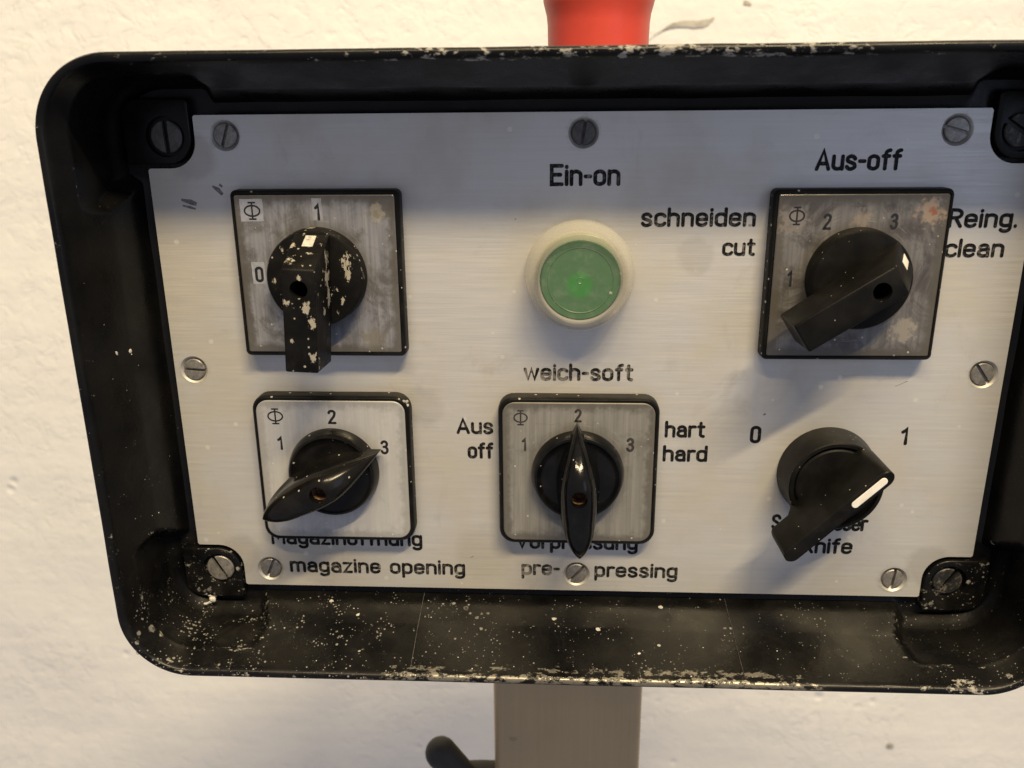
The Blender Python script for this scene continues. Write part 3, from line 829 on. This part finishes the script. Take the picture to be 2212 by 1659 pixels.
# small scuffs near the upper left of the plate
for pts, ws in (([(-116.4, 51.6), (-113.6, 50.9), (-112.0, 50.3)], [0.3, 0.75, 0.5]), ([(-116.2, 49.9), (-114.0, 49.4), (-112.4, 48.9)], [0.2, 0.4, 0.2]),
                ([(-106.7, 55.4), (-105.2, 54.4), (-104.0, 53.0)], [0.3, 0.65, 0.45]), ([(-104.6, 55.9), (-103.8, 55.2)], [0.35, 0.3]),
                ([(-99.5, 52.9), (-97.6, 53.5)], [0.35, 0.3]), ([(94.0, -3.9), (97.4, -2.2)], [0.05, 0.10]), ([(55.9, -13.3), (56.6, -12.9)], [0.2, 0.3]), ([(-34.6, -63.6), (-33.6, -63.1)], [0.1, 0.2])):
    streak('scuff_mark', pts, ws, 'scuff', plate, (0, 0, 0), 0.02, 0.02)

# ---------------------------------------------------------------- rotary switches
def bezel(cx, cy, rad, label, legend_mat, lr, name='rotary_switch'):
    bm = bmesh.new()
    k = 8
    loft(bm, [rrect(24.4, 24.4, rad + 0.6, -0.5, k), rrect(24.4, 24.4, rad + 0.6, 3.7, k), rrect(24.1, 24.1, rad + 0.3, 4.5, k), rrect(23.75, 23.75, rad, 4.85, k), rrect(23.25, 23.25, max(0.3, lr + 0.1), 4.85, k), rrect(23.15, 23.15, lr, 4.3, k)])
    me = bm_mesh(bm, name, 30)
    sw = link(name, me, 'bezel', (cx, cy, 0), box)
    sw['label'] = label
    bm = bmesh.new()
    loft(bm, [rrect(23.0, 23.0, lr, 4.32, k), rrect(23.0, 23.0, lr, 4.9, k), rrect(22.75, 22.75, max(0.2, lr - 0.25), 5.05, k)])
    lg = link('legend_plate', bm_mesh(bm, 'legend_plate', 30), legend_mat, (cx, cy, 0), sw)
    return sw, lg

def numerals(sw, cx, cy, items, mat='print', stroke=0.085):
    for ch, xa, xb, ya, yb in items:
        o = word(ch, xa, xb, ya, yb - ya, mat, sw, name='printed_symbol' if ch == 'Φ' else 'printed_numeral', z=5.06, stroke=0.045 if ch == 'Φ' else stroke, engraved=False)

def knob_disc(r0, r1, z0, z1, ridge=0.0, mat='knob_matte', org=(0, 0, 0), parent=None, name='knob'):
    bm = bmesh.new()
    prof = [(r0, z0), (r0, z0 + 0.6), (r1 + 0.15, z1 - 0.7), (r1 - 0.25, z1 - 0.1), (r1 - 0.8, z1)]
    if ridge: prof += [(r1 - 1.0 - ridge, z1 - 0.5), (r1 - 3.0, z1 - 0.8), (0.02, z1 - 0.8)]
    else: prof += [(r1 - 3, z1 + 0.1), (0.02, z1 + 0.15)]
    lathe(bm, prof, n=80)
    return link(name, bm_mesh(bm, name, 30), mat, org, parent)

def rot2(x, y, a): return (x * math.cos(a) - y * math.sin(a), x * math.sin(a) + y * math.cos(a))

def block_knob(cx, cy, ang, mat, sw, mark_mat, width=4.55, mark=(0.5, 5.6, 1.5)):
    """disc with a high bar handle; ang = direction of the marked end"""
    knob_disc(14.1, 13.6, 5.06, 11.0, 0, mat, (cx, cy, 0), sw)
    # side profile along axis s (positive = marked end): (s, z)
    prof = [(12.9, 10.6), (12.7, 11.6), (5.4, 26.0), (-23.2, 26.0), (-23.6, 12.6), (-13.0, 11.6), (-12.6, 9.6), (12.6, 9.6)]
    bm = bmesh.new()
    rings = []
    for v in (-1, 1):
        rr = []
        for s_, z_ in prof:
            w = width * (1.08 if z_ < 13 else 1.0)
            x, y = rot2(s_, v * w, ang); rr.append((x, y, z_))
        rings.append(rr)
    loft(bm, rings)
    me = bm_mesh(bm, 'knob_handle')
    me = bake(me, [cyl_mesh(0, 0, 2.45, 15, 30, 28)], bevel=0.55, seg=3, angle=32)
    h = link('knob_handle', me, mat, (cx, cy, 0), sw)
    # bottom of the bore
    bm = bmesh.new(); lathe(bm, [(2.4, 15.05), (2.4, 15.5), (1.2, 15.9), (0.02, 15.9)], n=20)
    link('knob_screw', bm_mesh(bm, 'knob_screw'), 'void', (cx, cy, 0), sw)
    # white mark on the sloping face
    a, b, hw = mark
    d = Vector((5.4 - 12.7, 26.0 - 11.6)).normalized(); nrm = Vector((-d.y, d.x)) * -1
    if nrm.x < 0: nrm = -nrm
    bm = bmesh.new()
    bot, top = [], []
    p0 = Vector((12.7, 11.6)) + d * a; p1 = Vector((12.7, 11.6)) + d * b
    quad = [(p0, -hw), (p0, hw), (p1, hw), (p1, -hw)]
    rings = []
    for off, sc_ in ((-0.2, 1.0), (0.08, 1.0), (0.12, 0.93)):
        rr = []
        for p, v in quad:
            q = p + nrm * off
            mid = (p0 + p1) / 2; q2 = mid + (p - mid) * sc_ + nrm * off
            x, y = rot2(q2.x, v * sc_, ang); rr.append((x, y, q2.y))
        rings.append(rr)
    loft(bm, rings)
    link('pointer_mark', bm_mesh(bm, 'pointer_mark'), mark_mat, (cx, cy, 0), sw)

def boat_knob(cx, cy, ang, mat, sw, bore='rust'):
    knob_disc(14.2, 13.3, 5.06, 9.4, 0.6, mat, (cx, cy, 0), sw)
    bm = bmesh.new()
    N = 44; M = 28
    s0, s1 = -21.8, 17.6
    rings = []
    for i in range(N + 1):
        u = 0.5 - 0.5 * math.cos(PI * i / N)
        s_ = s0 + (s1 - s0) * u
        # half width of plan lens
        if s_ < -1: f = (s_ + 1) / (s0 + 1); wb = 6.6 * (1 - f ** 2.3) ** 0.62 if f < 1 else 0
        else: f = (s_ + 1) / (s1 + 1); wb = 6.6 * (1 - f ** 1.7) ** 1.08 if f < 1 else 0
        wb = max(wb, 0.05)
        # heights
        if s_ > 2: g = (s_ - 2) / (s1 - 2); zt = 9.0 + 14.0 * (1 - g ** 1.55)
        elif s_ > -12: zt = 23.0 - 0.003 * (s_ - 2) ** 2
        else: g = (s_ + 12) / (s0 + 12); zt = 22.4 - 3.6 * g ** 2.2
        if s_ > -11: zb = 7.6
        else: g = min(1, (s_ + 11) / (s0 + 11)); zb = 8.6 + 6.6 * g ** 0.7
        if s_ > 12: zb = 7.0
        zt = max(zt, zb + 0.8)
        H = zt - zb
        # right flank from bottom to top then mirrored
        half = []
        Mh = M // 2
        for k in range(Mh + 1):
            v = k / Mh
            # flank : skirt at the bottom, concave waist, rounded crest
            if v < 0.12: w = wb; z = zb + H * 0.10 * v / 0.12
            elif v < 0.5:
                q = (v - 0.12) / 0.38; w = wb * (1 - 0.16 * q - 0.06 * math.sin(q * PI)); z = zb + H * (0.10 + 0.46 * q)
            else:
                q = (v - 0.5) / 0.5; w = wb * 0.84 * max(0.0, math.cos(q * PI / 2)) ** 0.8; z = zb + H * (0.56 + 0.44 * math.sin(q * PI / 2))
            half.append((w, z))
        rr = [(w, z) for w, z in half] + [(-w, z) for w, z in half[-2::-1]]
        rings.append([(*rot2(s_, w, ang), z) for w, z in rr])
    loft(bm, rings)
    me = bm_mesh(bm, 'knob_handle', 50)
    me = bake(me, [cyl_mesh(*rot2(-0.6, 0, ang), 2.55, 15.5, 30, 26)], angle=38)
    link('knob_handle', me, mat, (cx, cy, 0), sw)
    bm = bmesh.new(); lathe(bm, [(2.52, 15.55), (2.52, 20.2), (2.2, 19.6), (1.9, 17.4), (0.9, 16.8), (0.02, 17.4)], rot2(-0.6, 0, ang), n=20)
    link('knob_screw', bm_mesh(bm, 'knob_screw'), bore, (cx, cy, 0), sw)

# A: top left
swA, lgA = bezel(-76.0, 30.2, 1.2, 'square rotary switch at top left with a plaster splashed bar knob pointing to 1', 'legend_grey', 0.6)
for (a, b, c, d) in ((-97.4, 45.9, -90.8, 52.2), (-76.6, 46.2, -73.8, 52.3), (-95.7, 27.8, -91.9, 34.2)):
    bm = bmesh.new()
    n_ = 6
    pts = []
    for (xa, ya, xb, yb) in ((a, b, c, b), (c, b, c, d), (c, d, a, d), (a, d, a, b)):
        for i in range(n_): f = i / n_; pts.append((xa + (xb - xa) * f + random.uniform(-.08, .08) + 76.0, ya + (yb - ya) * f + random.uniform(-.08, .08) - 30.2))
    poly_prism(bm, pts, 5.02, 5.075)
    link('paper_label', bm_mesh(bm, 'paper_label'), 'label_pale', (-76.0, 30.2, 0), swA)
def shift(o_list, dz): pass
for ch, xa, xb, ya, yb in (('Φ', -96.4, -91.5, 46.3, 51.4), ('1', -75.95, -74.4, 46.1, 50.9), ('0', -94.9, -92.4, 28.3, 32.9)):
    word(ch, xa, xb, ya, yb - ya, 'print', swA, name='printed_symbol' if ch == 'Φ' else 'printed_numeral', z=5.09, stroke=0.045 if ch == 'Φ' else 0.085, engraved=False)
block_knob(-76.0, 30.2, math.radians(87.4), 'knob_dirty', swA, 'worn_white')

# C: top right
swC, lgC = bezel(77.0, 29.8, 1.2, 'square rotary switch at top right with stained legend and a bar knob turned past 3', 'legend_blotched', 0.6)
numerals(swC, 0, 0, (('Φ', 57.0, 61.4, 44.4, 49.5), ('2', 66.5, 68.7, 43.1, 47.6), ('3', 84.7, 86.8, 43.1, 47.6), ('1', 58.1, 59.4, 27.1, 31.8)), 'print')
block_knob(77.0, 29.8, math.radians(33.3), 'knob_matte', swC, 'white_paint', 4.3, (0.9, 6.6, 1.35))

# D: bottom left
swD, lgD = bezel(-76.0, -31.2, 4.2, 'rounded square rotary switch at bottom left with a pointed knob turned to 3', 'legend_clean', 3.8)
numerals(swD, 0, 0, (('Φ', -95.6, -90.6, -15.9, -10.7), ('2', -76.8, -74.2, -15.7, -11.0), ('1', -93.2, -91.5, -24.4, -19.8), ('3', -61.0, -58.5, -25.5, -20.8)), 'print')
boat_knob(-76.0, -31.2, math.radians(28.0), 'knob_dusty', swD)

# E: bottom middle
swE, lgE = bezel(-0.2, -31.2, 4.2, 'rounded square rotary switch in the bottom middle with a pointed knob turned up to 2', 'legend_brushed', 3.8)
numerals(swE, 0, 0, (('Φ', -19.9, -15.5, -15.5, -10.6), ('2', -1.4, 0.7, -14.4, -10.1), ('1', -17.3, -16.0, -23.9, -19.5), ('3', 14.4, 16.8, -23.8, -19.2)), 'print_faded')
boat_knob(-0.2, -31.2, math.radians(91.6), 'knob_gloss', swE)

# F: lever switch directly on the plate
def lever_switch(cx, cy, ang):
    bm = bmesh.new()
    lathe(bm, [(14.9, -0.3), (14.9, 0.8), (13.95, 10.6), (13.6, 11.0), (12.7, 11.0), (12.5, 9.6), (12.0, 9.6), (11.8, 10.2), (11.2, 10.6), (0.02, 10.6)], n=88)
    sw = link('selector_switch', bm_mesh(bm, 'selector_switch', 25), 'knob_matte', (cx, cy, 0), box)
    sw['label'] = 'round black selector switch at bottom right with a long lever knob and a white line'
    bm = bmesh.new()
    # side profile stations along s
    N = 36; s0, s1 = -24.0, 14.6
    rings = []
    for i in range(N + 1):
        u = 0.5 - 0.5 * math.cos(PI * i / N)
        s_ = s0 + (s1 - s0) * u
        zt = 24.6
        zb = 8.5 if s_ > -13.4 else 8.5 + 5.2 * sstep(-13.2, -15.2, s_)
        e = min(1.0, (s_ - s0) / 2.6); e2 = min(1.0, (s1 - s_) / 3.0)
        fe = math.sqrt(max(0.0, 1 - (1 - e) ** 2)) * math.sqrt(max(0.0, 1 - (1 - e2) ** 2))
        fe = max(fe, 0.03)
        flare = 1.0
        wt = 2.35 * fe; wb = (4.5 + 0.4 * sstep(-12, 12, s_)) * fe
        inset = 0.9
        pts = []
        pts += [(wb, zb), (wb, zb + 0.8), (wb * 0.55 + wt * 0.45, zb + (zt - zb) * 0.5), (wt + 0.12 * fe, zt - 1.0), (wt - 0.15 * fe, zt - 0.25), (wt - 0.6 * fe, zt)]
        rr = pts + [(-w, z) for w, z in pts[::-1]]
        rings.append([(*rot2(s_, w, ang), z) for w, z in rr])
    loft(bm, rings)
    link('lever_handle', bm_mesh(bm, 'lever_handle', 20), 'knob_matte', (cx, cy, 0), sw)
    bm = bmesh.new()
    rings = []
    for z, g in ((24.3, 0), (24.72, 0), (24.82, -0.12)):
        rr = []
        hw = 1.05 + g
        for a in range(-90, 91, 18): rr.append((12.2 + hw * math.cos(math.radians(a)) - 1, hw * math.sin(math.radians(a))))
        for a in range(90, 271, 18): rr.append((1.2 + hw * math.cos(math.radians(a)), hw * math.sin(math.radians(a))))
        rings.append([(*rot2(x, y, ang), z) for x, y in rr])
    loft(bm, rings)
    link('pointer_line', bm_mesh(bm, 'pointer_line'), 'white_paint', (cx, cy, 0), sw)
lever_switch(76.4, -31.9, math.radians(45.5))

# B: push button with silicone boot
bm = bmesh.new()
lathe(bm, [(15.8, -0.2), (15.9, 1.2), (15.8, 3.0), (15.3, 6.5), (14.6, 9.8), (13.9, 11.9), (13.1, 12.9), (12.2, 13.1), (11.6, 12.6), (11.35, 11.6), (11.3, 9.4), (12.4, 8.2), (12.6, 2.0), (12.6, -0.2)], n=96, cap0=False, cap1=False)
btn = link('push_button', bm_mesh(bm, 'push_button', 60), 'silicone', (-0.5, 29.9, 0), box)
btn['label'] = 'round green push button under a clear rubber boot'
bm = bmesh.new()
lathe(bm, [(12.2, 0.1), (12.2, 7.4), (11.15, 7.8), (11.15, 10.6), (10.9, 11.0), (9.35, 11.0), (9.2, 11.18), (9.0, 11.0), (1.0, 10.9), (0.85, 11.05), (0.65, 10.9), (0.02, 10.9)], n=80)
link('green_cap', bm_mesh(bm, 'green_cap', 30), 'green', (-0.5, 29.9, 0), btn)
bm = bmesh.new()
lathe(bm, [(11.5, 11.9), (9.0, 12.15), (4.0, 12.3), (0.02, 12.35)], n=64, cap0=False)
link('boot_membrane', bm_mesh(bm, 'boot_membrane', 60), 'membrane', (-0.5, 29.9, 0), btn)

# red emergency button on top of the housing
def red_button():
    cx, cz = 5.2, -36
    bm = bmesh.new(); n = 64
    prof = [(15.4, 86.0), (15.4, 92), (15.6, 100.5), (15.9, 103.2), (16.5, 105.4), (16.9, 107), (17.2, 111), (17.2, 117), (16.0, 119.5), (12, 121), (0.05, 121.5)]
    rings = [[(cx + r * math.cos(2 * PI * i / n) - cx, y - 88, r * math.sin(2 * PI * i / n)) for i in range(n)] for r, y in prof]
    loft(bm, rings)
    o = link('emergency_button', bm_mesh(bm, 'emergency_button', 50), 'red', (cx, 88, cz), box)
    o['label'] = 'red emergency push button standing on top of the housing'
red_button()

# ---- dried plaster crumbs and paint chips stuck to the inner walls
def crumbs(n):
    bm = bmesh.new()
    for i in range(n):
        big = random.random() < 0.05
        rad = random.uniform(0.35, 0.85) if big else random.choice((0.08, 0.11, 0.14, 0.2)) * random.uniform(0.8, 1.4)
        q = random.random()
        if q < 0.86:      # bottom wall
            x = random.uniform(-128, 128)
            if random.random() < 0.6 * sstep(-60, 90, x): continue
            z = random.uniform(0, 28); hx, hy, r = inner_prof(z)
            if abs(x) > 97: continue
            p = Vector((x, -hy + 0.05, z)); nrm = Vector((0, 0.95, 0.33))
        elif q < 0.97:    # left wall
            z = random.uniform(0, 28); hx, hy, r = inner_prof(z)
            y = random.uniform(-46, 60)
            if random.random() < sstep(-30, 60, y) * 0.8: continue
            p = Vector((-hx + 0.05, y, z)); nrm = Vector((0.95, 0, 0.33)); rad *= 0.8
        else: continue
        t1 = nrm.cross(Vector((0, 0, 1))).normalized(); t2 = nrm.cross(t1)
        k = 6; ph = random.random() * 6.28
        rim = []
        for j in range(k):
            a = ph + 2 * PI * j / k; rr = rad * random.uniform(0.6, 1.25)
            rim.append(bm.verts.new(V(*(p + t1 * rr * math.cos(a) * 1.25 + t2 * rr * math.sin(a) - nrm * 0.12))))
        c = bm.verts.new(V(*(p + nrm * (0.05 + rad * 0.28))))
        for j in range(k): bm.faces.new((rim[j], rim[(j + 1) % k], c))
    me = bm_mesh(bm, 'plaster_crumbs', 60)
    o = link('plaster_crumbs', me, 'crumb', (0, 0, 0), box)
    o['kind'] = 'stuff'
crumbs(320)
# thicker smears in the bottom left pocket and on the lip
def smear(pts, rads, seed):
    rnd = random.Random(seed)
    bm = bmesh.new()
    for (x, y, z), r in zip(pts, rads):
        for q in range(5):
            c = Vector((x + rnd.uniform(-r, r) * .7, y + rnd.uniform(-r, r) * .7, z + rnd.uniform(-r, r) * .25))
            s = r * rnd.uniform(.3, .75)
            M_ = Matrix.Translation(V(*c)) @ Matrix.Diagonal((s * S * rnd.uniform(.8, 1.5), s * S * .55, s * S * rnd.uniform(.8, 1.4), 1))
            bmesh.ops.create_icosphere(bm, subdivisions=2, radius=1.0, matrix=M_)
    for v in bm.verts:
        v.co += Vector((noise.noise(v.co * 1500), noise.noise(v.co * 1500 + Vector((5, 5, 5))), noise.noise(v.co * 1500 + Vector((9, 1, 3))))) * 0.00022
    me = bm_mesh(bm, 'plaster_smear', 60)
    link('plaster_smear', me, 'crumb', (0, 0, 0), box)
smear([(-127.6, -66.5, -1.6), (-127.3, -69.5, -1.7), (-126.6, -72.5, -1.8), (-125.0, -75.2, -1.6), (-123.6, -77.0, -1.0), (-122.5, -79.0, 0.0), (-122.4, -80.6, 1.5), (-123.6, -81.6, 2.5)], [.7, .8, 1.0, 1.1, 1.2, 1.2, 1.1, .8], 3)
smear([(-133.6, -82.0, 28.9)], [1.1], 5)
smear([(129.2, -85.6, 28.8)], [0.8], 6)
smear([(-54.4, -8.0, 4.5), (-52.8, -8.6, 4.3), (-52.0, -9.6, 4.2)], [.5, .7, .5], 8)

# hairline mould seams running up the bottom wall
for sx_, dx_ in ((-50.6, -0.3), (48.9, 1.1)):
    bm = bmesh.new(); rows = []
    for k in range(25):
        z = -2 + 30.0 * k / 24; hx, hy, r = inner_prof(z); f = k / 24
        x = sx_ + dx_ * f * f + 0.06 * noise.noise(Vector((k * .7, sx_, 0)))
        w = 0.07 + 0.03 * noise.noise(Vector((k * 1.3, sx_, 4)))
        rows.append([bm.verts.new(V(x - w, -hy + 0.12, z)), bm.verts.new(V(x, -hy + 0.32, z + 0.06)), bm.verts.new(V(x + w, -hy + 0.12, z))])
    for a, b in zip(rows, rows[1:]):
        for q in (0, 1): bm.faces.new((a[q], a[q + 1], b[q + 1], b[q]))
    link('mould_seam', bm_mesh(bm, 'mould_seam', 70), 'scuff', (0, 0, 0), box)

# dark gouges in the wall paint, upper right of the box
MAT['gouge'] = m_simple('gouged_plaster', (0.40, 0.38, 0.34), 0.9, 0, 0.35, 60, 0.2)
def gouge(pts, ws, name='wall_gouge', z=0.5):
    z += max(wall_z(a, b) for a, b in pts)
    P = cat(pts, False, 6); Wd = []
    for i in range(len(P)):
        f = i / (len(P) - 1) * (len(ws) - 1); k = min(int(f), len(ws) - 2); Wd.append((ws[k] + (ws[k + 1] - ws[k]) * (f - k)) * (1 + 0.35 * noise.noise(Vector((P[i][0] * .4, P[i][1] * .4, 1)))))
    o = streak(name, P, Wd, 'gouge', wall, (0, 0, z), 0, 0.05)
    return o
gouge([(60, 127), (66, 132), (73, 136), (81, 139.5), (91, 140.5), (100, 140), (107, 141.5), (112, 144.5)], [0.1, 0.25, 0.4, 1.5, 2.4, 2.7, 2.0, 0.4])
gouge([(133, 155), (136, 154.2), (139, 153)], [1.2, 1.6, 0.6])
gouge([(321, -517), (324, -519), (327, -521)], [2.0, 3.4, 1.6])
